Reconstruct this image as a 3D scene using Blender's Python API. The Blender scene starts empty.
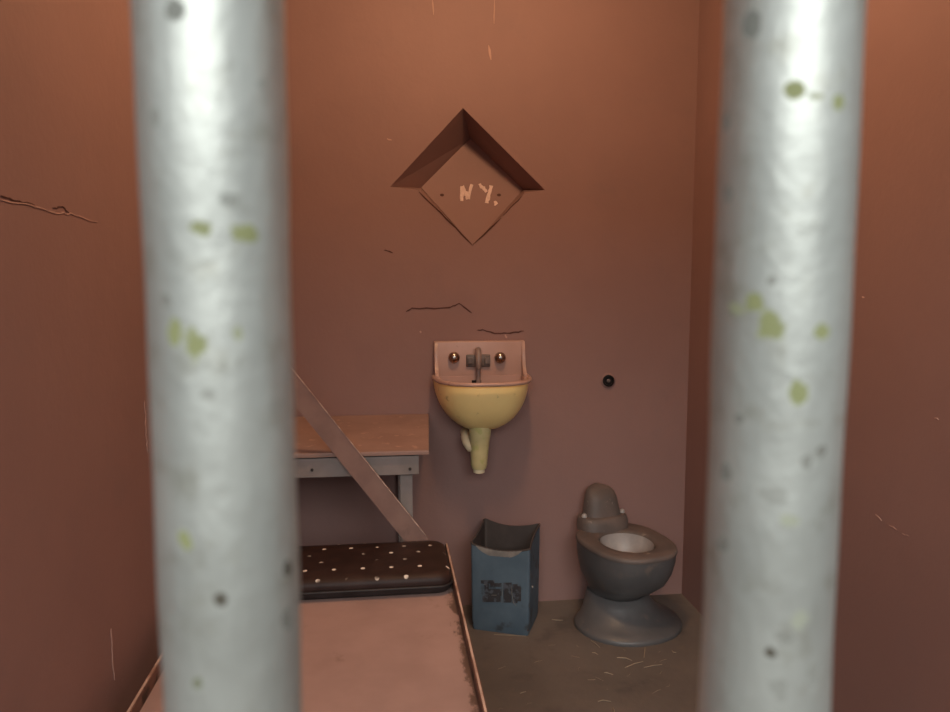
import bpy, bmesh, math, random
from mathutils import Vector, Matrix
from mathutils.geometry import tessellate_polygon
random.seed(7)
S = bpy.context.scene
C = S.collection
PI = math.pi

# ------------------------------------------------------------------ camera
F = 730.0
TH, PH, H = math.radians(7.0), math.radians(5.9), 1.5
EYE = Vector((0, 0, H))
fw = Vector((math.sin(TH)*math.cos(PH), math.cos(TH)*math.cos(PH), -math.sin(PH)))
rt = Vector((math.cos(TH), -math.sin(TH), 0))
up = rt.cross(fw)
def ray(px, py): return fw + rt*((px-475)/F) + up*((356-py)/F)
def on_plane(px, py, p, n):
    d = ray(px, py); return EYE + d*((Vector(p)-EYE).dot(Vector(n))/d.dot(Vector(n)))
def onX(px, py, X): return on_plane(px, py, (X, 0, 0), (1, 0, 0))
def onY(px, py, Y): return on_plane(px, py, (0, Y, 0), (0, 1, 0))
def onZ(px, py, Z): return on_plane(px, py, (0, 0, Z), (0, 0, 1))
cam = bpy.data.cameras.new('camera'); co = bpy.data.objects.new('camera', cam); C.objects.link(co)
cam.sensor_width = 36.0; cam.lens = F*36.0/950.0
co.matrix_world = Matrix(((rt.x, up.x, -fw.x, 0), (rt.y, up.y, -fw.y, 0), (rt.z, up.z, -fw.z, H), (0, 0, 0, 1)))
cam.clip_start = 0.01
cam.dof.use_dof = True; cam.dof.focus_distance = 3.0; cam.dof.aperture_fstop = 8.0
S.camera = co

# ------------------------------------------------------------------ node helpers
def lin(c): return tuple((x/255/12.92 if x/255 <= .04045 else ((x/255+.055)/1.055)**2.4) for x in c)
class NT:
    def __init__(s, name):
        s.m = bpy.data.materials.new(name); s.m.use_nodes = True
        s.t = s.m.node_tree; s.n = s.t.nodes; s.b = s.n['Principled BSDF']
        s.tc = s.n.new('ShaderNodeTexCoord')
    def link(s, a, b): s.t.links.new(a, b)
    def noise(s, scale, detail=4, rough=.55, vec=None, stretch=None):
        n = s.n.new('ShaderNodeTexNoise'); n.inputs['Scale'].default_value = scale
        n.inputs['Detail'].default_value = detail; n.inputs['Roughness'].default_value = rough
        v = vec or s.tc.outputs['Object']
        if stretch:
            mp = s.n.new('ShaderNodeMapping'); mp.inputs['Scale'].default_value = stretch
            s.link(v, mp.inputs['Vector']); v = mp.outputs['Vector']
        s.link(v, n.inputs['Vector']); return n.outputs['Fac']
    def math(s, op, a, b=None, clamp=False):
        n = s.n.new('ShaderNodeMath'); n.operation = op; n.use_clamp = clamp
        for i, v in enumerate((a, b)):
            if v is None: continue
            if isinstance(v, (int, float)): n.inputs[i].default_value = v
            else: s.link(v, n.inputs[i])
        return n.outputs[0]
    def vmath(s, op, a, b):
        n = s.n.new('ShaderNodeVectorMath'); n.operation = op
        for i, v in enumerate((a, b)):
            if isinstance(v, (tuple, list, Vector)): n.inputs[i].default_value = tuple(v)
            elif v is not None: s.link(v, n.inputs[i])
        return n.outputs['Value'] if op in ('LENGTH', 'DISTANCE') else n.outputs['Vector']
    def step(s, v, lo, hi):
        n = s.n.new('ShaderNodeMapRange'); n.interpolation_type = 'SMOOTHSTEP'
        s.link(v, n.inputs['Value']); n.inputs['From Min'].default_value = lo; n.inputs['From Max'].default_value = hi
        return n.outputs['Result']
    def mix(s, fac, a, b):
        n = s.n.new('ShaderNodeMix'); n.data_type = 'RGBA'
        if isinstance(fac, (int, float)): n.inputs[0].default_value = fac
        else: s.link(fac, n.inputs[0])
        for i, v in ((6, a), (7, b)):
            if isinstance(v, tuple): n.inputs[i].default_value = (*v[:3], 1)
            else: s.link(v, n.inputs[i])
        return n.outputs[2]
    def bump(s, h, strength, dist=.01):
        n = s.n.new('ShaderNodeBump'); n.inputs['Strength'].default_value = strength
        n.inputs['Distance'].default_value = dist; s.link(h, n.inputs['Height'])
        s.link(n.outputs['Normal'], s.b.inputs['Normal'])
    def col(s, v):
        if isinstance(v, tuple): s.b.inputs['Base Color'].default_value = (*v[:3], 1)
        else: s.link(v, s.b.inputs['Base Color'])
    def rough(s, v, metal=0.0, spec=.5):
        s.b.inputs['Roughness'].default_value = v; s.b.inputs['Metallic'].default_value = metal
        s.b.inputs['Specular IOR Level'].default_value = spec
def painted(name, c1, c2, scale=6, rough=.7, bump=.15, bscale=40, spec=.3, c3=None, s3=(.58, .72), sc3=20, stretch=None):
    t = NT(name)
    col = t.mix(t.step(t.noise(scale, 5, stretch=stretch), .3, .7), c1, c2)
    if c3: col = t.mix(t.step(t.noise(sc3, 4), *s3), col, c3)
    t.col(col); t.rough(rough, 0, spec)
    if bump: t.bump(t.noise(bscale, 4), bump, .004)
    return t.m

# wall plaster: one paint everywhere
def wall_mat():
    t = NT('rose_wall_paint')
    c = t.mix(t.step(t.noise(1.6, 5), .3, .7), WALL_A, WALL_B)
    c = t.mix(t.math('MULTIPLY', t.step(t.noise(5.5, 6, .65), .52, .75), .35), c, WALL_C)
    c = t.mix(t.math('MULTIPLY', t.step(t.noise(60, 3), .68, .78), .25), c, WALL_D)
    t.col(c); t.rough(.62, 0, .25)
    h = t.math('ADD', t.math('MULTIPLY', t.noise(7, 4), .7), t.math('MULTIPLY', t.noise(70, 3), .12))
    t.bump(h, .35, .012)
    return t.m
WALL_A, WALL_B, WALL_C, WALL_D = (.275, .158, .140), (.25, .143, .127), (.225, .14, .13), (.34, .22, .19)
M = {}
M['wall'] = wall_mat()
M['crack'] = painted('dark_crack_line', (.075, .028, .022), (.09, .035, .027), bump=0)  # dark red-brown tone of the cracks, panel seam and screws
M['scuff'] = painted('pale_scuff', (.5, .3, .25), (.4, .25, .21), bump=0)
M['chalk'] = painted('pale_letter_paint', (.75, .56, .5), (.65, .47, .41), 80, bump=0)
def floor_mat():
    t = NT('stained_concrete')
    c = t.mix(t.step(t.noise(2.2, 6, .6), .3, .7), (.165, .13, .11), (.12, .096, .082))
    c = t.mix(t.math('MULTIPLY', t.step(t.noise(9, 6, .7), .5, .72), .5), c, (.17, .125, .098))
    c = t.mix(t.math('MULTIPLY', t.step(t.noise(4.3, 4), .55, .68), .55), c, (.075, .062, .056))
    t.col(c); t.rough(.6, 0, .3); t.bump(t.noise(30, 5), .25, .008)
    return t.m
M['floor'] = floor_mat()
M['straw'] = painted('straw', (.36, .27, .19), (.26, .195, .14), bump=0)
M['ceiling'] = painted('ceiling_paint', (.45, .36, .32), (.4, .32, .28))
def pan_mat():
    t = NT('pink_bunk_paint')
    c = t.mix(t.step(t.noise(5, 5), .3, .7), (.39, .25, .22), (.33, .21, .185))
    c = t.mix(t.math('MULTIPLY', t.step(t.noise(9, 5, .65), .62, .75), .5), c, (.2, .12, .1))
    sp = t.n.new('ShaderNodeSeparateXYZ'); t.link(t.tc.outputs['Object'], sp.inputs[0])
    edge = t.math('ADD', sp.outputs[0], t.math('MULTIPLY', t.math('SUBTRACT', t.noise(16, 5, .7, stretch=(1, .5, 1)), .5), .16))
    c = t.mix(t.math('MULTIPLY', t.step(edge, .185, .205), .85), c, (.10, .058, .042))
    t.col(c); t.rough(.55, 0, .3); t.bump(t.noise(25, 4), .12, .004)
    return t.m
M['bed_pan'] = pan_mat()
M['bed_rail'] = painted('rusty_shaded_rail_paint', (.21, .105, .08), (.10, .05, .036), 14, .6, .2, 40, .3, (.035, .02, .015), (.52, .66), 18, (1, .35, 1))  # rust stains, plus shade of the inner rail face put into the colour
M['bed_edge'] = painted('worn_bare_edge', (.62, .44, .36), (.3, .17, .13), 30, .5, .1, 60, .4, stretch=(1, .4, 1))
M['steel'] = painted('dull_steel', (.25, .2, .17), (.18, .14, .12), rough=.45, spec=.5)
M['brace'] = painted('pink_brace_paint', (.27, .155, .125), (.215, .12, .098), 8, .55, .15, 40, .35, (.18, .1, .08), (.6, .76), 9)
M['table_top'] = painted('pink_table_paint', (.32, .20, .165), (.27, .165, .138), 7, .6, .15, 30, .3, (.42, .26, .2), (.62, .72), 24)
M['table_wood'] = painted('grey_table_paint', (.27, .22, .205), (.22, .18, .165), 9, .6, .12, 40, .3, (.1, .07, .06), (.66, .74), 24)
M['bolt'] = painted('dark_bolt', (.03, .024, .022), (.05, .04, .035), rough=.5)
def pillow_mat():
    t = NT('dotted_dark_fabric')
    sp = t.n.new('ShaderNodeSeparateXYZ'); t.link(t.tc.outputs['Object'], sp.inputs[0])
    px, py = .092, .062
    row = t.math('FLOOR', t.math('DIVIDE', sp.outputs[1], py))
    odd = t.math('MULTIPLY', t.math('MODULO', t.math('ADD', row, 100.0), 2.0), .5)
    u = t.math('ADD', t.math('DIVIDE', sp.outputs[0], px), odd)
    du = t.math('MULTIPLY', t.math('SUBTRACT', t.math('FRACT', t.math('ADD', u, 50.0)), .5), px)
    dv = t.math('MULTIPLY', t.math('SUBTRACT', t.math('FRACT', t.math('ADD', t.math('DIVIDE', sp.outputs[1], py), 50.0)), .5), py)
    d = t.math('SQRT', t.math('ADD', t.math('POWER', du, 2.0), t.math('POWER', dv, 2.0)))
    dot = t.math('SUBTRACT', 1.0, t.step(d, .0055, .0085))
    dot = t.math('MULTIPLY', dot, t.step(t.noise(13, 2), .42, .58))
    top = t.step(sp.outputs[2], .045, .055)
    dot = t.math('MULTIPLY', dot, top)
    base = t.mix(t.step(t.noise(18, 4), .3, .7), (.022, .0095, .008), (.034, .016, .013))
    t.col(t.mix(dot, base, (.78, .68, .6))); t.rough(.55, 0, .3)
    t.bump(t.noise(160, 3), .2, .002)
    return t.m
M['pillow'] = pillow_mat()
M['welt'] = painted('dark_welt', (.028, .022, .023), (.018, .014, .014), 20, .5, .1)
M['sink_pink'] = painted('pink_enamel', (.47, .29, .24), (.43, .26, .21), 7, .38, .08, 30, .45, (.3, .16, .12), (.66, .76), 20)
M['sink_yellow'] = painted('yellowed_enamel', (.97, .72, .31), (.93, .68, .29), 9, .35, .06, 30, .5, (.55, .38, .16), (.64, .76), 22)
M['pipe_yellow'] = painted('yellowed_pipe', (.62, .52, .26), (.56, .46, .23), 18, .4, .1, 40, .5, (.5, .45, .18), (.55, .68), 25)
M['ferrule'] = painted('pale_ferrule', (.8, .66, .45), (.65, .52, .34), 20, .4, .1)
t = NT('bronzed_chrome'); t.col((.40, .33, .29)); t.rough(.2, 1.0); M['chrome'] = t.m
M['faucet'] = painted('shaded_faucet_metal', (.16, .12, .105), (.11, .08, .07), 30, .45, .1, 60, .5)  # dark tone includes the shade beside the spout
M['faucet_light'] = painted('pink_grey_spout', (.27, .19, .165), (.22, .155, .135), 30, .4, .1, 60, .5)
M['black'] = painted('black_bore', (.006, .004, .004), (.01, .006, .006), bump=0)
M['toilet'] = painted('dark_grey_glaze', (.105, .096, .096), (.08, .075, .076), 7, .42, .1, 30, .45, (.15, .115, .1), (.6, .76), 12)
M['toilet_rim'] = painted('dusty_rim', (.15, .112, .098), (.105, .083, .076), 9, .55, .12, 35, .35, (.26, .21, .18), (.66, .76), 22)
M['bowl_in'] = painted('worn_bowl_glaze', (.42, .38, .36), (.3, .27, .26), 9, .4, .08, 30, .45)
t = NT('settled_water'); t.col((.36, .25, .22)); t.rough(.12, 0, .5); M['water'] = t.m
M['bin'] = painted('faded_blue_paint', (.095, .128, .16), (.072, .1, .13), 8, .55, .15, 30, .35, (.05, .055, .062), (.56, .72), 13)
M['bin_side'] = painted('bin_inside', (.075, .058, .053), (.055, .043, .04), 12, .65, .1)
M['bin_rim'] = painted('pale_worn_lip', (.25, .21, .185), (.17, .145, .13), 25, .6, .1)
M['bin_print'] = painted('brown_black_print', (.045, .038, .04), (.03, .027, .03), 30, bump=0, c3=(.08, .085, .1), s3=(.5, .62), sc3=40)
M['bin_mark'] = painted('pale_print', (.3, .26, .22), (.2, .18, .16), 40, bump=0)

# ------------------------------------------------------------------ mesh helpers
def obj(name, bm, mat, parent=None, smooth=False, angle=None, label=None):
    me = bpy.data.meshes.new(name)
    bmesh.ops.recalc_face_normals(bm, faces=bm.faces)
    bm.to_mesh(me); bm.free()
    me.materials.append(mat)
    if smooth:
        for p in me.polygons: p.use_smooth = True
        if angle is not None: me.set_sharp_from_angle(angle=math.radians(angle))
    o = bpy.data.objects.new(name, me); C.objects.link(o)
    if parent is not None:
        o.parent = parent
    if label: o['label'] = label
    return o
def thing(name, label, cat, loc=(0, 0, 0), rz=0, group=None):
    o = bpy.data.objects.new(name, None); C.objects.link(o)
    o.empty_display_size = .1
    o.location = loc; o.rotation_euler = (0, 0, rz)
    o['label'] = label; o['category'] = cat
    if group: o['group'] = group
    return o
def struct(o): o['kind'] = 'structure'; return o
def add_box(bm, x0, x1, y0, y1, z0, z1, bevel=0.0, seg=2):
    vs = [bm.verts.new((x, y, z)) for x in (x0, x1) for y in (y0, y1) for z in (z0, z1)]
    fs = [bm.faces.new([vs[i] for i in q]) for q in ((0, 1, 3, 2), (4, 6, 7, 5), (0, 4, 5, 1), (2, 3, 7, 6), (0, 2, 6, 4), (1, 5, 7, 3))]
    if bevel:
        bmesh.ops.bevel(bm, geom=list({e for f in fs for e in f.edges}), offset=bevel, segments=seg, affect='EDGES', profile=.5)
def box(*a, **k):
    bm = bmesh.new(); add_box(bm, *a, **k); return bm
def add_loft(bm, rings, cap0=True, cap1=True, closed=True):
    R = [[bm.verts.new(p) for p in r] for r in rings]
    n = len(R[0])
    for a, b in zip(R, R[1:]):
        for i in range(n if closed else n-1):
            j = (i+1) % n
            bm.faces.new((a[i], a[j], b[j], b[i]))
    if cap0: bm.faces.new(R[0][::-1])
    if cap1: bm.faces.new(R[-1])
def loft(rings, **k):
    bm = bmesh.new(); add_loft(bm, rings, **k); return bm
def circ(x, y, z, r, n=32, ry=None, rot=0):
    return [(x+r*math.cos(2*PI*i/n+rot), y+(ry or r)*math.sin(2*PI*i/n+rot), z) for i in range(n)]
def rrect(w, d, r, z, n=6, cx=0, cy=0):
    pts = []
    for sx, sy, a0 in ((1, 1, 0), (-1, 1, PI/2), (-1, -1, PI), (1, -1, 1.5*PI)):
        for i in range(n+1):
            a = a0 + PI/2*i/n
            pts.append((cx+sx*(w/2-r)+r*math.cos(a), cy+sy*(d/2-r)+r*math.sin(a), z))
    return pts
def add_tube(bm, path, radii, n=16, cap=True):
    path = [Vector(p) for p in path]
    if isinstance(radii, (int, float)): radii = [radii]*len(path)
    rings = []; prev = None
    for i, p in enumerate(path):
        t = (path[min(i+1, len(path)-1)]-path[max(i-1, 0)]).normalized()
        a = prev if prev is not None else (Vector((1, 0, 0)) if abs(t.x) < .8 else Vector((0, 1, 0)))
        a = (a - t*a.dot(t)).normalized(); prev = a; b = t.cross(a)
        rings.append([p + (a*math.cos(2*PI*k/n)+b*math.sin(2*PI*k/n))*radii[i] for k in range(n)])
    add_loft(bm, rings, cap, cap)
def tube(path, radii, **k):
    bm = bmesh.new(); add_tube(bm, path, radii, **k); return bm
def ribbon(bm, pts, width, nrm, th=.0015, taper=True, lift=.0005):
    """a thin raised stroke following 3-D points lying on a surface with normal nrm"""
    nrm = Vector(nrm).normalized(); pts = [Vector(p) for p in pts]
    rings = []
    for i, p in enumerate(pts):
        t = (pts[min(i+1, len(pts)-1)]-pts[max(i-1, 0)]).normalized()
        s = t.cross(nrm).normalized()
        w = width*(.35 if taper and i in (0, len(pts)-1) else 1)*random.uniform(.75, 1.2)/2
        rings.append([p+s*w+nrm*lift, p+s*w*.7+nrm*(lift+th), p-s*w*.7+nrm*(lift+th), p-s*w+nrm*lift])
    add_loft(bm, rings)
def wobble(p, k, amp):
    """densify a pixel polyline with small irregularities"""
    out = []
    for a, b in zip(p, p[1:]):
        for i in range(k):
            f = i/k
            out.append((a[0]+(b[0]-a[0])*f+random.uniform(-amp, amp)*.5, a[1]+(b[1]-a[1])*f+random.uniform(-amp, amp)))
    out.append(p[-1]); return out

# ------------------------------------------------------------------ the cell
D, XL, XR, ZC, YF = 3.234, -.65, 1.40, 3.10, .36
# back wall with the lozenge shaped recess
hole_px = [(390, 187), (463, 108), (545, 190), (525, 193), (473, 246), (419, 190)]
hole = [onY(x, y, D) for x, y in hole_px]
PT, PL, PR, PB = onY(470, 139, D+.19), onY(421, 188, D+.14), onY(523, 190, D+.14), onY(473, 246, D+.09)
bm = bmesh.new()
outer = [Vector((XL-.1, D, 0)), Vector((XR+.1, D, 0)), Vector((XR+.1, D, ZC)), Vector((XL-.1, D, ZC))]
poly = [outer, hole]
allp = outer+hole
vs = [bm.verts.new(p) for p in allp]
for tri in tessellate_polygon([[p.xzy for p in q] for q in poly]):
    bm.faces.new([vs[i] for i in tri])
OL, OT, OR_, IR, B, IL = vs[4:]
vPT, vPL, vPR, vPB = [bm.verts.new(p) for p in (PT, PL, PR, PB)]
for q in ((OL, OT, vPT, vPL), (OT, OR_, vPR, vPT), (OR_, IR, vPR), (OL, vPL, IL), (IL, vPL, vPB, B), (IR, B, vPB, vPR), (vPL, vPT, vPR, vPB)):
    bm.faces.new(q)
back = [bm.verts.new((x, D+.35, z)) for x, z in ((XL-.1, 0), (XR+.1, 0), (XR+.1, ZC), (XL-.1, ZC))]
bm.faces.new(back)
for i in range(4): bm.faces.new((vs[i], vs[(i+1) % 4], back[(i+1) % 4], back[i]))
wall_back = struct(obj('wall_back', bm, M['wall']))
wall_left = struct(obj('wall_left', box(XL-.12, XL, YF-.2, D+.2, 0, ZC), M['wall']))
wall_right = struct(obj('wall_right', box(XR, XR+.12, YF-.2, D+.2, 0, ZC), M['wall']))
struct(obj('floor', box(-3.2, 4.2, -3.6, D+.2, -.1, 0), M['floor']))
struct(obj('ceiling', box(XL-.12, XR+.12, YF-.2, D+.2, ZC, ZC+.1), M['ceiling']))
# cell front: header over the barred opening, returns at both sides
struct(obj('wall_front', box(XL-.12, XR+.12, YF-.2, YF-.02, 2.25, ZC), M['ceiling']))

def marks(name, parent, mat, polys, width, amp, nrm, plane, k=5):
    bm = bmesh.new()
    for p in polys:
        w = width
        if isinstance(p, tuple): p, w = p
        ribbon(bm, [plane(x, y) for x, y in wobble(p, k, amp)], w, nrm)
    o = obj(name, bm, mat, parent); o['kind'] = 'structure'; return o
bwp = lambda x, y: onY(x, y, D)
marks('crack', wall_back, M['crack'], [([(406, 312), (412, 308.5), (449, 308), (459, 303.5), (472, 313)], .006), ([(477, 330), (484, 330), (495, 334), (510, 333), (524, 331)], .006), ([(384, 250), (393, 253)], .006)], .006, .5, (0, -1, 0), bwp)
marks('paint_drip', wall_back, M['scuff'], [([(432.5, 0), (433.5, 15)], .007), ([(494.5, 0), (494, 24)], .006), ([(488.5, 45), (491, 60)], .010), ([(387, 139), (392, 140)], .006), ([(505, 335), (507, 338)], .008), ([(420, 331), (421, 333)], .008)], .006, .4, (0, -1, 0), bwp, 3)
lwp = lambda x, y: onX(x, y, XL)
marks('crack', wall_left, M['crack'], [([(0, 195), (14, 200), (34, 205)], .0025), ([(52, 208), (62, 207), (68, 213)], .002)], .005, 1.2, (1, 0, 0), lwp)
marks('scratch', wall_left, M['scuff'], [([(0, 200), (30, 205), (52, 212), (70, 214), (97, 222)], .0028), ([(144, 402), (145, 424), (147, 452)], .004), ([(111, 628), (112, 655), (114, 680)], .005)], .003, 1.2, (1, 0, 0), lwp)
rwp = lambda x, y: onX(x, y, XR)
marks('scratch', wall_right, M['scuff'], [([(876, 514), (882, 521)], .0035), ([(889, 525), (897, 530)], .003), ([(903, 534), (909, 536)], .002), ([(862.5, 297), (864.5, 298)], .005), ([(935, 418), (939, 420)], .004)], .003, .8, (-1, 0, 0), rwp, 3)

# the lozenge panel set in the recess
panel = thing('diamond_panel', 'diamond-shaped wall panel in a recess above the sink, lettered NY', 'panel', (PB.x, D, PB.z))
pn = (PR-PL).cross(PT-PB).normalized()
if pn.y > 0: pn = -pn
def on_panel(x, y, off=.006): return on_plane(x, y, PB+pn*off, pn)
def local(o, par):
    """keep world-space mesh coordinates while parented to a moved Empty"""
    bpy.context.view_layer.update()
    o.matrix_parent_inverse = par.matrix_world.inverted()
    return o
bm = bmesh.new()
add_loft(bm, [[p+pn*.001 for p in (PT, PR, PB, PL)], [p+pn*.007 for p in (PT, PR, PB, PL)]])
local(obj('panel_face', bm, M['wall'], panel), panel)
bm = bmesh.new()
for p in ([(419, 192), (445, 217), (472, 244.5)], [(473, 245), (501, 218)], [(503, 216), (522, 196)]):
    ribbon(bm, [onY(x, y, D-.001) for x, y in wobble(p, 5, .5)], .0062 if p[0][0] < 500 else .0035, (0, -1, 0))
local(obj('seam', bm, M['crack'], panel), panel)
for sx, sy in ((442, 195), (499, 195)):
    c = on_panel(sx, sy, .007); bm = bmesh.new()
    add_tube(bm, [c, c+pn*.003], [.011, .008], n=12)
    for v in bm.verts: v.co.z = c.z+(v.co.z-c.z)*.7
    local(obj('screw', bm, M['crack'], panel), panel)
bm = bmesh.new()
def letter(pts, w):
    ribbon(bm, [on_panel(370+x*.2387, 90+y*.2387, .0075) for x, y in wobble(pts, 4, 3)], w, pn, taper=False)
letter([(384, 468), (387, 404)], .018); letter([(386, 404), (402, 432), (411, 458)], .019); letter([(411, 456), (427, 396)], .016)
letter([(458, 396), (476, 410), (488, 428)], .016); letter([(508, 398), (497, 440), (489, 474)], .017); letter([(521, 474), (531, 480)], .02)
local(obj('lettering', bm, M['chalk'], panel, label='pale hand-painted letters NY'), panel)

# ------------------------------------------------------------------ bunk
ZB, ZR = .500, .537
bx0, bx1, by0, by1 = -.590, .218, .72, 2.60
bunk = thing('bunk', 'pink metal tray bunk fixed along the left wall, in the foreground', 'bed', (bx0, by0, ZB))
def bpart(name, bm, mat, **k): return local(obj(name, bm, mat, bunk, **k), bunk)
bpart('bed_pan', box(bx0+.004, bx1-.004, by0+.004, by1-.004, ZB-.012, ZB, bevel=.002), M['bed_pan'])
for xa, xb in ((bx0, bx0+.010), (bx1-.010, bx1)):
    r = bpart('side_rail', box(xa, xb, by0, by1, ZB-.05, ZR-.0025), M['bed_rail'])
    e = local(obj('worn_edge', box(xa+.002, xb-.002, by0, by1, ZR-.0025, ZR+.0005, bevel=.001), M['bed_edge'], r, label='bare worn top edge'), r)
    e.matrix_parent_inverse = (bunk.matrix_world @ r.matrix_parent_inverse).inverted()
for ya, yb in ((by0, by0+.008), (by1-.008, by1)):
    bpart('end_rail', box(bx0+.011, bx1-.011, ya, yb, ZB-.05, ZR-.01, bevel=.002), M['bed_rail'])
for y in (.95, 1.65, 2.35):
    bm = bmesh.new(); add_tube(bm, [(-.61, y-.05, ZB-.03), (-.61, y+.05, ZB-.03)], .011, n=16)
    add_box(bm, XL-.002, -.608, y-.045, y+.045, ZB-.06, ZB-.055+.03); add_box(bm, -.612, bx0+.002, y-.04, y+.04, ZB-.045, ZB-.03)
    bpart('hinge', bm, M['steel'])
# flat diagonal brace from the outer rail up to the left wall
pa, pb = onY(301, 396, 2.605), onY(417, 540, 2.605)
dv = (pb-pa).normalized()
p_top = pa - dv*((pa.x-XL)/dv.x); p_bot = pb + dv*((.192-pb.x)/dv.x)
side = Vector((dv.z, 0, -dv.x)).normalized()
bm = bmesh.new(); hw = .037
add_loft(bm, [[p+side*hw+Vector((0, -.004, 0)), p-side*hw+Vector((0, -.004, 0)), p-side*hw+Vector((0, .005, 0)), p+side*hw+Vector((0, .005, 0))] for p in (p_top, p_bot)])
brace = thing('diagonal_brace', 'flat pink diagonal board slanting from the left wall down behind the dotted pillow', 'brace', p_bot)
br = local(obj('brace_board', bm, M['brace'], brace), brace)
sg = 1 if side.z > 0 else -1
L = (p_bot-p_top).length
bm = bmesh.new()
pts = [p_top+dv*(L*i/40)+side*sg*(hw-.0012)+Vector((0, -.004, 0)) for i in range(8, 37)]
ribbon(bm, pts, .0035, (0, -1, 0))
e = local(obj('worn_edge', bm, M['bed_edge'], brace, label='pale chipped upper edge'), brace)
bm = bmesh.new(); add_box(bm, XL-.001, XL+.008, 2.56, 2.612, p_top.z-.06, p_top.z+.05, bevel=.002)
local(obj('wall_bracket', bm, M['steel'], brace), brace)

# pillow
PLX0, PLX1, PLY0, PLY1 = -.46, .203, 2.235, 2.57
pillow = thing('pillow', 'flat dark brown pillow with pale dots at the far end of the bunk', 'pillow', ((PLX0+PLX1)/2, (PLY0+PLY1)/2, ZB+.0015))
w, d = PLX1-PLX0, PLY1-PLY0
prof = [(0, .018), (.006, .006), (.014, 0), (.028, -.001)]
rings = [rrect(w-2*i, d-2*i, .045, z, 8) for z, i in prof]
obj('pillow_base', loft(rings, cap1=True), M['welt'], pillow, smooth=True, angle=60)
prof = [(.029, .003), (.044, 0), (.056, .004), (.064, .014), (.069, .04), (.0715, .08), (.072, .11)]
rings = []
for z, i in prof:
    rings.append([(x, y, zz-.0015*math.sin(x*30)*(i > .03)) for x, y, zz in rrect(w-2*i, d-2*i, max(.012, .045-i*.3), z, 8)])
obj('pillow_top', loft(rings), M['pillow'], pillow, smooth=True, angle=70)
bm = bmesh.new(); pts = rrect(w+.003, d+.003, .046, .0285, 8); add_tube(bm, pts+[pts[0]], .0045, n=8)
obj('welt', bm, M['welt'], pillow, smooth=True)

# ------------------------------------------------------------------ table against the back wall
TX0 = -.60
table = thing('wooden_table', 'pink-topped wooden table against the back wall behind the bunk', 'table', (TX0, 2.64, 0))
def tpart(name, bm, mat, **k): return local(obj(name, bm, mat, table, **k), table)
fr, fl, bk_r = onZ(430, 455, .882), onZ(302, 453, .882), onY(428, 414, D)
bm = bmesh.new(); th = .014
yb = D-.004
top = [Vector((TX0, 2.622, .882)), Vector((fr.x, 2.618, .882)), Vector((bk_r.x+.004, yb, .9055)), Vector((TX0, yb, .9055))]
add_loft(bm, [[p-Vector((0, 0, th)) for p in top], [p-Vector((0, 0, .004)) for p in top], [p+(Vector((-.23, 2.9, .89))-p)*.006 + Vector((0, 0, 0.001)) for p in top]])
tpart('tabletop', bm, M['table_top'])
ap0, ap1 = onY(418, 457.5, 2.63), onY(418, 474.5, 2.63)
bm = box(TX0+.02, ap0.x+.003, 2.632, 2.655, ap1.z, .861, bevel=.002); tpart('apron', bm, M['table_wood'])
def side_apron(x):
    bm = bmesh.new()
    add_loft(bm, [[(x, 2.656, ap1.z), (x+.02, 2.656, ap1.z), (x+.02, D-.006, ap1.z+.03), (x, D-.006, ap1.z+.03)], [(x, 2.656, .8615), (x+.02, 2.656, .8615), (x+.02, D-.006, .883), (x, D-.006, .883)]])
    return bm
tpart('apron', side_apron(.068), M['table_wood']); tpart('apron', side_apron(TX0+.02), M['table_wood'])
l0, l1 = onY(400, 480, 2.66), onY(412.5, 480, 2.66)
tpart('leg', box(l0.x, l1.x, 2.657, 2.70, 0, ap1.z-.0005, bevel=.002), M['table_wood'])
tpart('leg', box(TX0+.02, TX0+.062, 2.657, 2.70, 0, ap1.z-.0005, bevel=.002), M['table_wood'])
tpart('leg', box(l0.x, l1.x, D-.055, D-.006, 0, ap1.z+.028, bevel=.002), M['table_wood'])
tpart('leg', box(TX0+.02, TX0+.062, D-.055, D-.006, 0, ap1.z+.028, bevel=.002), M['table_wood'])
for px, py in ((410, 469), (312, 470)):
    c = onY(px, py, 2.632); tpart('bolt', tube([c, c+Vector((0, -.005, 0))], [.006, .005], n=12), M['bolt'])

# ------------------------------------------------------------------ sink
sx0, sx1 = onY(434, 345, D-.02).x, onY(524.5, 345, D-.02).x
SCX = (sx0+sx1)/2; SW = sx1-sx0
RIMZ = 1.082; RF = 2.945
sink = thing('wall_sink', 'yellowed half-round wall sink with pink splashback, on the back wall', 'sink', (SCX, D, RIMZ))
zt = onY(480, 341, D-.03).z
# splashback: slab with side wings running forward to the rim
bm = bmesh.new()
add_box(bm, -SW/2, SW/2, -.034, -.002, -.05, zt-RIMZ, bevel=.006, seg=3)
obj('splashback', bm, M['sink_pink'], sink, smooth=True, angle=40)
for s in (-1, 1):
    prof = [(-.030, zt-RIMZ-.004), (-.040, zt-RIMZ-.012), (-.046, .09), (-.055, .045), (-.075, .016), (-.10, .004), (-.10, -.02), (-.030, -.02)]
    bm = bmesh.new(); xa, xb = s*(SW/2-.001), s*(SW/2-.016)
    add_loft(bm, [[(xa, y, z) for y, z in prof], [(xb, y, z) for y, z in prof]])
    bmesh.ops.bevel(bm, geom=[e for e in bm.edges], offset=.003, segments=2, affect='EDGES')
    obj('side_wing', bm, M['sink_pink'], sink, smooth=True, angle=50)
BD = D-RF   # how far the basin stands out
def dring(a, b, z, y0=-.002, n=40, e=3.0):
    pts = []
    for i in range(n+1):
        t = PI*i/n
        c, s = math.cos(t), math.sin(t)
        pts.append((a*math.copysign(abs(c)**(2/e), c), y0-b*abs(s)**(2/e), z))
    return pts
A0 = SW/2+.003
h = .222
outer, inner = [], []
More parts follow.
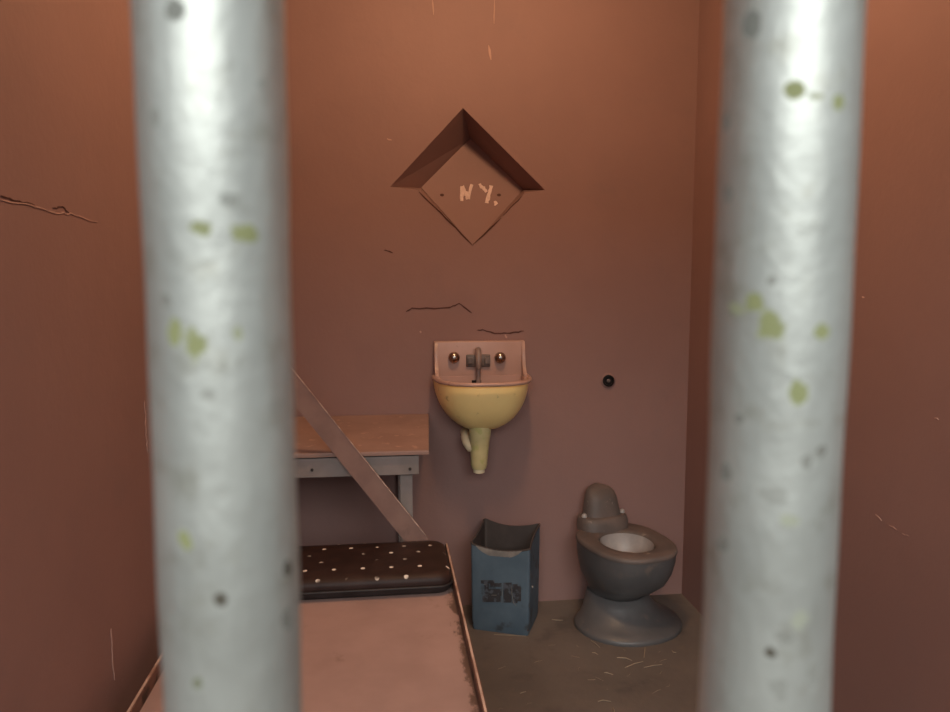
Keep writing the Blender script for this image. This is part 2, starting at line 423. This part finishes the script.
for i in range(15):
    t = i/14; s = .10+.90*max(0, 1-t**2.0)**.5
    outer.append(dring(A0*s, BD*(.36+.64*max(0, 1-t**2.0)**.5), -.012-h*t))
for i in range(13):
    t = i/12; s = .08+.90*max(0, 1-t**2.0)**.5
    inner.append(dring((A0-.018)*s, (BD-.052)*(.25+.73*max(0, 1-t**2.0)**.5), -.004-(h-.02)*t, y0=-.036))
bm = bmesh.new()
under = [[(x*1.02, y*1.02+.008, z-.006) for x, y, z in r] for r in inner]
add_loft(bm, outer[::-1]+[dring(A0-.003, BD-.003, -.005)]+under, True, True)
obj('basin', bm, M['sink_yellow'], sink, smooth=True, angle=60)
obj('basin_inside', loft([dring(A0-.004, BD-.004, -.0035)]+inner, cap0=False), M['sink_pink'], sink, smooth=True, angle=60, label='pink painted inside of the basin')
rim = dring(A0+.001, BD+.002, -.004, y0=-.03)
bm = bmesh.new()
N = len(rim); cx = Vector((0, -.1, 0))
rr = []
for i, p in enumerate(rim):
    p = Vector(p); out = (p-Vector((0, -.09, p.z))).normalized()
    rr.append([p+out*.009*math.cos(2*PI*k/12)+Vector((0, 0, .0085*math.sin(2*PI*k/12))) for k in range(12)])
add_loft(bm, rr)
obj('rim', bm, M['sink_pink'], sink, smooth=True, angle=70)
# push buttons, spout
def on_sink(px, py, dy=-.034): v = onY(px, py, D+dy); return Vector((v.x-SCX, dy, v.z-RIMZ))
for px, py in ((453.8, 357.2), (499.8, 357.4)):
    c = on_sink(px, py)
    bm = bmesh.new(); add_tube(bm, [c+Vector((0, y, 0)) for y in (0.001, -.006, -.008, -.009)], [.024, .024, .022, .015], n=28)
    k = obj('push_button', bm, M['chrome'], sink, smooth=True, angle=50, label='round chrome push button')
    bm = bmesh.new(); bmesh.ops.create_uvsphere(bm, u_segments=24, v_segments=14, radius=.0255)
    for v in bm.verts: v.co = Vector((v.co.x, v.co.y*.85, v.co.z))+c+Vector((0, -.014, 0))
    obj('button_dome', bm, M['chrome'], k, smooth=True)
a, b = on_sink(466, 354.5), on_sink(490, 366.5)
fa = bmesh.new(); add_box(fa, a.x, b.x, -.046, -.032, b.z, a.z, bevel=.004)
fct = obj('faucet', fa, M['faucet'], sink, smooth=True, angle=45)
for s in (-1, 1):
    c = on_sink(478.4+s*8.5, 361)
    obj('faucet_shade_block', box(c.x-.012, c.x+.012, -.055, -.045, c.z-.012, c.z+.017, bevel=.003), M['faucet'], fct)  # dark blocks drawn for the shaded squares beside the spout
a, b = on_sink(478.4, 350, -.075), on_sink(478.4, 368, -.075)
bm = bmesh.new(); add_tube(bm, [(a.x, -.044, a.z-.005), (a.x, -.062, a.z-.002), (a.x, -.078, a.z-.012), (a.x, -.080, b.z+.02), (a.x, -.076, b.z)], [.012, .014, .014, .013, .012], n=16)
obj('spout', bm, M['faucet_light'], sink, smooth=True, angle=60, label='paler grey spout')
a, b = on_sink(478.4, 366, -.05), on_sink(478.4, 385, -.05)
bm = bmesh.new(); add_tube(bm, [(a.x, -.05, a.z), (a.x, -.05, b.z)], [.011, .010], n=12)
obj('spout_stem', bm, M['faucet_light'], sink, smooth=True, angle=60)
c = on_sink(477, 381, -.055)
obj('overflow_slot', box(c.x-.022, c.x+.022, -.0365, -.033, c.z-.012, c.z+.002, bevel=.002), M['black'], sink)
# drain
pz0, pz1 = -.012-h+.03, onY(479, 473, 3.06).z-RIMZ
pc = onY(480, 430, 3.09).x-SCX; pe = onY(479, 470, 3.09).x-SCX; py = 3.09-D
bm = bmesh.new()
add_tube(bm, [(pc, py, pz0), (pc, py, pz0-.04), (pc, py, pz0-.06), ((pc+pe)/2, py, (pz0+pz1)/2), (pe, py, pz1+.03), (pe, py, pz1+.012)], [.050, .047, .043, .040, .036, .030], n=24)
dr = obj('drain_pipe', bm, M['pipe_yellow'], sink, smooth=True, angle=60)
bm = bmesh.new(); add_tube(bm, [(pe, py, pz1+.020), (pe, py, pz1+.018), (pe, py, pz1-.004), (pe, py, pz1-.008)], [.024, .026, .025, .018], n=20)
obj('drain_nut', bm, M['ferrule'], dr, smooth=True, angle=40)
tp = onY(467, 441, 3.12); tx, tz = tp.x-SCX, tp.z-RIMZ
bm = bmesh.new()
add_tube(bm, [(pc-.015, py, tz-.03), (tx+.012, py+.004, tz-.026), (tx, py+.03, tz-.008), (tx-.004, py+.06, tz+.012), (tx, py+.09, tz+.018), (tx, -.003, tz+.018)], [.018, .019, .020, .020, .019, .019], n=18)
obj('waste_arm', bm, M['ferrule'], sink, smooth=True, angle=60)

# ------------------------------------------------------------------ small capped pipe in the wall
hc = onY(608, 380.5, D)
pipe = thing('pipe_fitting', 'small dark pipe opening with a round ring, in the wall above the toilet', 'pipe', (hc.x, D, hc.z))
bm = bmesh.new()
def yring(r, y, n=28): return [(r*math.cos(2*PI*i/n), y, r*math.sin(2*PI*i/n)) for i in range(n)]
add_loft(bm, [yring(.036, .002), yring(.036, -.001), yring(.033, -.003), yring(.028, -.005), yring(.026, -.004), yring(.026, .002)], True, True)
obj('escutcheon', bm, M['wall'], pipe, smooth=True, angle=40)
obj('pipe_collar', loft([yring(.027, -.006), yring(.027, -.012), yring(.021, -.013), yring(.019, -.0045)], cap0=False, cap1=True), M['black'], pipe, smooth=True, angle=40)
obj('pipe_core', loft([yring(.008, -.004), yring(.008, -.011), yring(.005, -.012)]), M['faucet'], pipe, smooth=True, angle=40)

# ------------------------------------------------------------------ toilet
toilet = thing('toilet', 'dark grey floor-mounted toilet without a seat, in the far right corner', 'toilet', (1.025, 2.96, 0), math.radians(13))
# local frame: front is -y, back wall at about y = +.27
def egg(w, yf, yb, z, n=48, x0=0.0, e=2.15):
    """closed plan outline: rounded front at yf, fuller back at yb"""
    ym = yb-(yb-yf)*.45
    pts = []
    for i in range(n):
        t = 2*PI*i/n; c, s = math.cos(t), math.sin(t)
        x = w*math.copysign(abs(c)**(2/e), c)
        y = ym+(yb-ym if s > 0 else ym-yf)*math.copysign(abs(s)**(2/e), s)
        pts.append((x0+x, y, z))
    return pts
foot_and_shadow = [egg(.236, -.200, .195, 0, x0=.018), egg(.238, -.203, .196, .012, x0=.018), egg(.232, -.196, .192, .022, x0=.018), egg(.205, -.165, .19, .034, x0=.014), egg(.17, -.12, .19, .06, x0=.006), egg(.145, -.08, .19, .10), egg(.132, -.06, .19, .13)]  # foot drawn wide so its outline takes in the bowl's shadow
obj('foot_and_shadow', loft(foot_and_shadow), M['toilet'], toilet, smooth=True, angle=65)
body = [egg(.115, -.05, .20, .125), egg(.122, -.07, .205, .15), egg(.138, -.125, .21, .18), egg(.163, -.17, .215, .22, e=2.5), egg(.178, -.20, .22, .27, e=2.5), egg(.186, -.215, .225, .32, e=2.5), egg(.189, -.220, .228, .362, e=2.5)]
bowl_in = [egg(.109, -.130, .115, .372), egg(.106, -.126, .112, .345), egg(.095, -.107, .10, .30), egg(.070, -.075, .08, .25), egg(.05, -.045, .06, .22)]
obj('bowl', loft(body, cap1=False), M['toilet'], toilet, smooth=True, angle=65)
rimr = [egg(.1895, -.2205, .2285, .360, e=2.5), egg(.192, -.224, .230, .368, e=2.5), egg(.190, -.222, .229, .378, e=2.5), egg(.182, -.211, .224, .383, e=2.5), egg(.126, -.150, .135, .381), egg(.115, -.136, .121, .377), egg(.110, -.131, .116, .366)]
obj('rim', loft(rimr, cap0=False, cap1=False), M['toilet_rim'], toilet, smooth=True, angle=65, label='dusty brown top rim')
obj('bowl_interior', loft(bowl_in, cap0=False), M['bowl_in'], toilet, smooth=True, angle=65, label='paler inside of the bowl')
obj('water', loft([egg(.0925, -.103, .096, .2925), egg(.0925, -.103, .096, .2935)]), M['water'], toilet, label='still murky water')
# raised back with the flush inlet hump, low shoulders
bm = bmesh.new()
def hump(w, yf, z, e=3.0): return egg(w, yf, .265, z, e=e)
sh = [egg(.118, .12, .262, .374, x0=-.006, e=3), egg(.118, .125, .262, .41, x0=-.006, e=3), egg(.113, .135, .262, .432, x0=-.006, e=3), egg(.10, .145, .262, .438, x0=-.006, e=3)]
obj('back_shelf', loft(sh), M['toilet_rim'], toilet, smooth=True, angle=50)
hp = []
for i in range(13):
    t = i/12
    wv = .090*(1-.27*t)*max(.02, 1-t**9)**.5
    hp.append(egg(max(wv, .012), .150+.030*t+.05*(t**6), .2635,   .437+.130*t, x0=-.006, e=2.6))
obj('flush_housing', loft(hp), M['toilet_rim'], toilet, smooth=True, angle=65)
for s in (-1, 1):
    bm = bmesh.new(); c = Vector((-.006+s*.098, .19, .437))
    add_tube(bm, [c, c+Vector((0, 0, .006)), c+Vector((0, 0, .013)), c+Vector((0, 0, .017))], [.013, .013, .010, .004], n=14)
    obj('bolt_cap', bm, M['bowl_in'], toilet, smooth=True, angle=50)

# ------------------------------------------------------------------ blue bin
bl, br_ = onZ(470, 634, 0), onZ(528.5, 637, 0)
ang = math.radians(-23)
BW, BDp = .250, .215
bl = br_-Vector((math.cos(ang), math.sin(ang), 0))*BW
bin_ = thing('waste_bin', 'open blue square waste bin with worn dark print, beside the toilet', 'bin', (bl.x, bl.y, 0), ang)
# local frame: x along the front 0..BW, y back 0..BDp
n = 12
def bring(z, out, sag, hfun=None):
    """square ring with rounded corners; out = taper, sag = inward bow of the wall middles"""
    r = .012; pts = []
    x0, x1, y0, y1 = -out, BW+out, -out, BDp+out
    cor = [(x1-r, y0+r, -PI/2), (x1-r, y1-r, 0), (x0+r, y1-r, PI/2), (x0+r, y0+r, PI)]
    segs = []
    for (cx, cy, a0) in cor:
        for i in range(5):
            a = a0+PI/2*i/4; segs.append((cx+r*math.cos(a), cy+r*math.sin(a)))
    full = []
    m = len(segs)
    for i in range(m):
        a, b = segs[i], segs[(i+1) % m]
        full.append(a)
        if (i+1) % 5 == 0:
            for k in range(1, n):
                full.append((a[0]+(b[0]-a[0])*k/n, a[1]+(b[1]-a[1])*k/n))
    mx, my = BW/2, BDp/2
    for x, y in full:
        ux = max(0, 1-((x-mx)/(BW/2))**2); uy = max(0, 1-((y-my)/(BDp/2))**2)
        yy, xx = y, x
        if abs(y-my) > BDp/2-.02: yy = y-math.copysign(sag*ux, y-my)
        if abs(x-mx) > BW/2-.02: xx = x-math.copysign(sag*.4*uy, x-mx)
        pts.append((xx, yy, hfun(x, y) if hfun else z))
    return pts
def toph(x, y):
    f = y/BDp                       # front lower than back
    base = .385+.036*f
    ux = max(0, 1-((x-BW/2)/(BW/2))**2)
    return base-(.024 if f < .5 else .018)*ux*(1 if abs(f-.5) > .4 else 0)
def mid(k): return lambda x, y: toph(x, y)*k
rings = [bring(0, -.004, 0), bring(.012, -.001, 0)]+[bring(0, .001+.004*k, .016*k**3, mid(k)) for k in (.15, .3, .45, .6, .75, .88, 1.0)]
top_in = [[(BW/2+(x-BW/2)*.965, BDp/2+(y-BDp/2)*.955, z) for x, y, z in bring(0, .005, .016, lambda x, y: toph(x, y)*k)] for k in (1.0, .8, .5, .06)]
obj('bin_body', loft(rings, cap1=False), M['bin'], bin_, smooth=True, angle=50)
obj('bin_inside', loft(top_in, cap0=False), M['bin_side'], bin_, smooth=True, angle=50, label='dark inside')
ro = bring(0, .0065, .016, lambda x, y: toph(x, y)-.004); ri = [(BW/2+(x-BW/2)*.955, BDp/2+(y-BDp/2)*.945, z) for x, y, z in ro]
up_ = lambda R, dz: [(x, y, z+dz) for x, y, z in R]
bm = bmesh.new()
A = [[bm.verts.new(p) for p in R] for R in (ro, up_(ro, .006), up_(ri, .006), ri)]
m = len(ro)
for q in range(4):
    for i in range(m): bm.faces.new((A[q][i], A[q][(i+1) % m], A[(q+1) % 4][(i+1) % m], A[(q+1) % 4][i]))
obj('bin_lip', bm, M['bin_side'], bin_, smooth=True, angle=40)
# pale crescent where the front lip is bent in
def front(px, py):
    q = Vector((math.cos(ang), math.sin(ang), 0)); nn = Vector((-math.sin(ang), math.cos(ang), 0))
    w_ = on_plane(px, py, bl+nn*(-.004), nn)
    return Vector(((w_-bl).dot(q), -.0045, w_.z))
bm = bmesh.new(); rg = []
for i in range(15):
    t = i/14; x = .018+(BW-.05)*t; zt_ = toph(x, 0)-.001; dip = .030*(4*t*(1-t))**.7+.002
    ux = max(0, 1-((x-BW/2)/(BW/2))**2); y = -.0055+.016*ux
    rg.append([(x, y-.001, zt_), (x, y-.0025, zt_-dip*.5), (x, y-.001-.001, zt_-dip), (x, y+.004, zt_-dip), (x, y+.004, zt_)])
add_loft(bm, rg)
obj('bent_lip', bm, M['bin_rim'], bin_, smooth=True, angle=60, label='pale bent front lip')
# faded print on the front: dark block with paler strokes (illegible in the photo)
def pq(u, v): return front(455+u*.1966, 505+v*.1966)
bm = bmesh.new()
for u0, v0, u1, v1 in ((132, 384, 200, 400), (150, 402, 172, 428), (150, 428, 236, 462), (140, 462, 232, 494), (178, 398, 236, 416), (246, 396, 288, 496), (292, 404, 318, 500), (316, 414, 336, 490)):
    a, b = pq(u0, v1), pq(u1, v0); c1, c2 = pq(u1, v1), pq(u0, v0)
    nrm = Vector((0, -1, 0))
    add_loft(bm, [[a+Vector((0, .003, 0)), c1+Vector((0, .003, 0)), b+Vector((0, .003, 0)), c2+Vector((0, .003, 0))], [a, c1, b, c2]])
obj('print', bm, M['bin_print'], bin_, label='dark worn print')
bm = bmesh.new()
for pts, w_ in (([(240, 398), (241, 440), (239, 498)], .0022), ([(289, 408), (290, 450), (298, 496), (312, 512)], .002), ([(186, 457), (212, 458)], .0025), ([(146, 404), (160, 402)], .0015)):
    bm = bmesh.new(); ribbon(bm, [pq(u, v)+Vector((0, -.0005, 0)) for u, v in pts], w_, (0, -1, 0))
    obj('print_stroke', bm, M['bin_mark'], bin_, label='pale stroke in the dark print')
# side latch and bottom seam
obj('side_rivet', tube([(BW+.003, .05, .20), (BW+.009, .05, .20)], [.006, .004], n=10), M['bin_rim'], bin_)

# ------------------------------------------------------------------ straw litter on the floor
bm = bmesh.new()
def straw(a, b, bend=2, w=.004):
    p0, p1 = onZ(*a, 0), onZ(*b, 0)
    c = (p0+p1)/2+Vector((random.uniform(-1, 1), random.uniform(-1, 1), 0))*.004*bend
    add_tube(bm, [p0+Vector((0, 0, .002)), c+Vector((0, 0, .004)), p1+Vector((0, 0, .002))], [w*.35, w*.5, w*.3], n=6)
for a, b in (((494, 635), (526, 636.5)), ((552, 620), (563, 620.5)), ((592, 653), (598, 655)), ((617, 658), (632, 661)), ((645, 648), (644, 658)), ((644, 668), (662, 665)), ((604, 673), (613, 675)), ((598, 702), (611, 702)), ((613, 708), (614, 714)), ((520, 694), (526, 692)), ((625, 668), (643, 662)), ((672, 651), (676, 653)), ((591, 641), (600, 648))):
    straw(a, b)
random.seed(11)
for i in range(22):
    px, py_ = random.uniform(495, 700), random.uniform(640, 712)
    dx, dy = random.uniform(-9, 9), random.uniform(-4, 4)
    straw((px, py_), (px+dx, py_+dy), 2, random.choice((.001, .0015, .002)))
o = obj('straw_litter', bm, M['straw']); o['kind'] = 'stuff'; o['label'] = 'loose straw bits scattered on the floor in front of the toilet'; o['category'] = 'straw'

# ------------------------------------------------------------------ the two bars
RB = .0225
def bar_mat(name, cx, cy, chips, seed):
    t = NT(name)
    P = t.tc.outputs['Object']
    warp = t.n.new('ShaderNodeTexNoise'); warp.inputs['Scale'].default_value = 160; warp.inputs['Detail'].default_value = 3
    t.link(P, warp.inputs['Vector'])
    base = t.mix(t.step(t.noise(22, 5, vec=P), .3, .7), (.485, .49, .46), (.56, .565, .53))
    wear = None
    base = t.mix(t.math('MULTIPLY', t.step(t.noise(60+seed, 5, .6, vec=P), .52, .72), .6), base, (.36, .345, .29))
    for (px, py, rx, rz, colr, amt) in chips:
        d = ray(px, py); d2 = Vector((d.x, d.y)); o2 = Vector((-cx, -cy))
        a_ = d2.dot(d2); b_ = 2*o2.dot(d2); c_ = o2.dot(o2)-RB*RB
        disc = b_*b_-4*a_*c_
        tt = (-b_-math.sqrt(max(disc, 0)))/(2*a_)
        hit = EYE+d*tt; loc = Vector((hit.x-cx, hit.y-cy, hit.z))
        k = 0.25/F   # metres per pixel at the bar
        v = t.vmath('MULTIPLY', t.vmath('SUBTRACT', P, loc), (1/(rx*k), 1/(rx*k), 1/(rz*k)))
        ln = t.math('ADD', t.vmath('LENGTH', v, None), t.math('MULTIPLY', t.math('SUBTRACT', warp.outputs['Fac'], .5), 2.6))
        mk = t.math('SUBTRACT', 1.0, t.step(ln, .7, 1.15))
        amt = min(1, amt*1.35)
        base = t.mix(t.math('MULTIPLY', mk, amt), base, colr)
        am = t.math('MULTIPLY', mk, amt); wear = am if wear is None else t.math('MAXIMUM', wear, am)
    t.col(base); t.rough(.47, .8, .5)
    t.link(t.math('MULTIPLY', t.math('SUBTRACT', 1.0, wear), .68), t.b.inputs['Metallic'])
    t.link(t.math('ADD', t.math('MULTIPLY', wear, .3), .47), t.b.inputs['Roughness'])
    h = t.math('ADD', t.math('MULTIPLY', t.noise(45, 3, vec=P, stretch=(1, 1, .45)), 1.0), t.math('MULTIPLY', t.noise(150, 3, vec=P), .25))
    t.bump(h, .3, .004)
    return t.m
OLV, BRN, GRY = (.25, .26, .12), (.075, .062, .045), (.20, .20, .18)
chipsL = [(173, 330, 6, 12, OLV, .9), (194, 346, 9, 13, OLV, .8), (200, 226, 9, 6, OLV, .7), (246, 233, 12, 8, OLV, .8), (184, 541, 8, 9, OLV, .8), (222, 598, 6, 8, BRN, .8), (288, 570, 8, 10, BRN, .8), (199, 683, 8, 9, (.14, .14, .08), .7), (240, 335, 5, 8, OLV, .5), (163, 300, 6, 7, BRN, .45), (174, 11, 9, 9, GRY, .8), (155, 117, 7, 9, BRN, .35), (228, 200, 8, 8, GRY, .5), (208, 393, 6, 6, BRN, .3), (286, 620, 7, 12, BRN, .5), (223, 365, 5, 5, BRN, .2), (172, 620, 6, 6, BRN, .3), (262, 82, 6, 6, BRN, .25)]
chipsR = [(754, 303, 10, 8, OLV, .85), (770, 325, 11, 14, OLV, .9), (737, 308, 8, 6, OLV, .5), (821, 329, 8, 8, OLV, .85), (797, 393, 9, 9, OLV, .9), (796, 90, 9, 7, OLV, .75), (818, 96, 9, 4, OLV, .5), (838, 101, 9, 8, OLV, .75), (753, 22, 11, 13, GRY, .9), (771, 654, 6, 6, BRN, .75), (738, 418, 5, 6, BRN, .5), (823, 450, 8, 9, BRN, .55), (807, 462, 6, 7, BRN, .45), (724, 472, 7, 10, BRN, .5), (772, 495, 10, 9, BRN, .3), (790, 520, 10, 6, OLV, .35), (784, 640, 8, 10, BRN, .4), (780, 690, 9, 10, BRN, .35), (815, 675, 8, 12, BRN, .35), (727, 120, 6, 8, BRN, .4), (728, 195, 5, 8, BRN, .4), (722, 545, 8, 9, BRN, .5), (771, 280, 5, 5, BRN, .4), (800, 620, 9, 12, OLV, .3)]
for cx, cy, chips, lab, seed in ((-.0532, .2465, chipsL, 'thick chipped pale grey iron bar in front of the bunk', 0), (0.1380, 0.2427, chipsR, 'thick chipped pale grey iron bar in front of the toilet corner', 9)):
    bm = bmesh.new()
    zs = [0, .4, .8, 1.1]+[1.2+.01*i for i in range(56)]+[1.9, 2.25]
    add_loft(bm, [circ(0, 0, z, RB*(1+.010*math.sin(z*37+seed)+.006*math.sin(z*91+seed*2)), 64) for z in zs])
    o = obj('cell_bar', bm, bar_mat('chipped_bar_paint', cx, cy, chips, seed), smooth=True, angle=60)
    o.location = (cx, cy, 0); o['label'] = lab; o['category'] = 'bar'; o['group'] = 'iron bars of the cell front'

# ------------------------------------------------------------------ light
w = bpy.data.worlds.new('world'); S.world = w; w.use_nodes = True
nt = w.node_tree; bgn = nt.nodes['Background']
tcw = nt.nodes.new('ShaderNodeTexCoord'); sxyz = nt.nodes.new('ShaderNodeSeparateXYZ'); mr = nt.nodes.new('ShaderNodeMapRange')
nt.links.new(tcw.outputs['Generated'], sxyz.inputs[0]); nt.links.new(sxyz.outputs['Z'], mr.inputs['Value'])
mr.inputs['From Min'].default_value = -.25; mr.inputs['From Max'].default_value = .5
mr.inputs['To Min'].default_value = .10; mr.inputs['To Max'].default_value = .9
nt.links.new(mr.outputs['Result'], bgn.inputs['Strength'])
bgn.inputs['Color'].default_value = (.92, .98, 1, 1)
def light(name, kind, loc, energy, col, target=None, **k):
    l = bpy.data.lights.new(name, kind); l.energy = energy; l.color = col
    for a, v in k.items(): setattr(l, a, v)
    o = bpy.data.objects.new(name, l); C.objects.link(o); o.location = loc
    if target: o.rotation_euler = (Vector(target)-Vector(loc)).to_track_quat('-Z', 'Y').to_euler()
    return o
light('ceiling_lamp', 'POINT', (.40, 1.95, 2.92), 58, (1, .65, .37), shadow_soft_size=.10)
light('corridor_skylight', 'AREA', (-.7, -7.0, 5.2), 640, (.95, 1, .97), (.05, .25, 1.5), shape='RECTANGLE', size=8.0, size_y=4.0)

S.view_settings.view_transform = 'Standard'; S.view_settings.look = 'None'
S.view_settings.exposure = 0; S.view_settings.gamma = 1; S.view_settings.use_curve_mapping = False
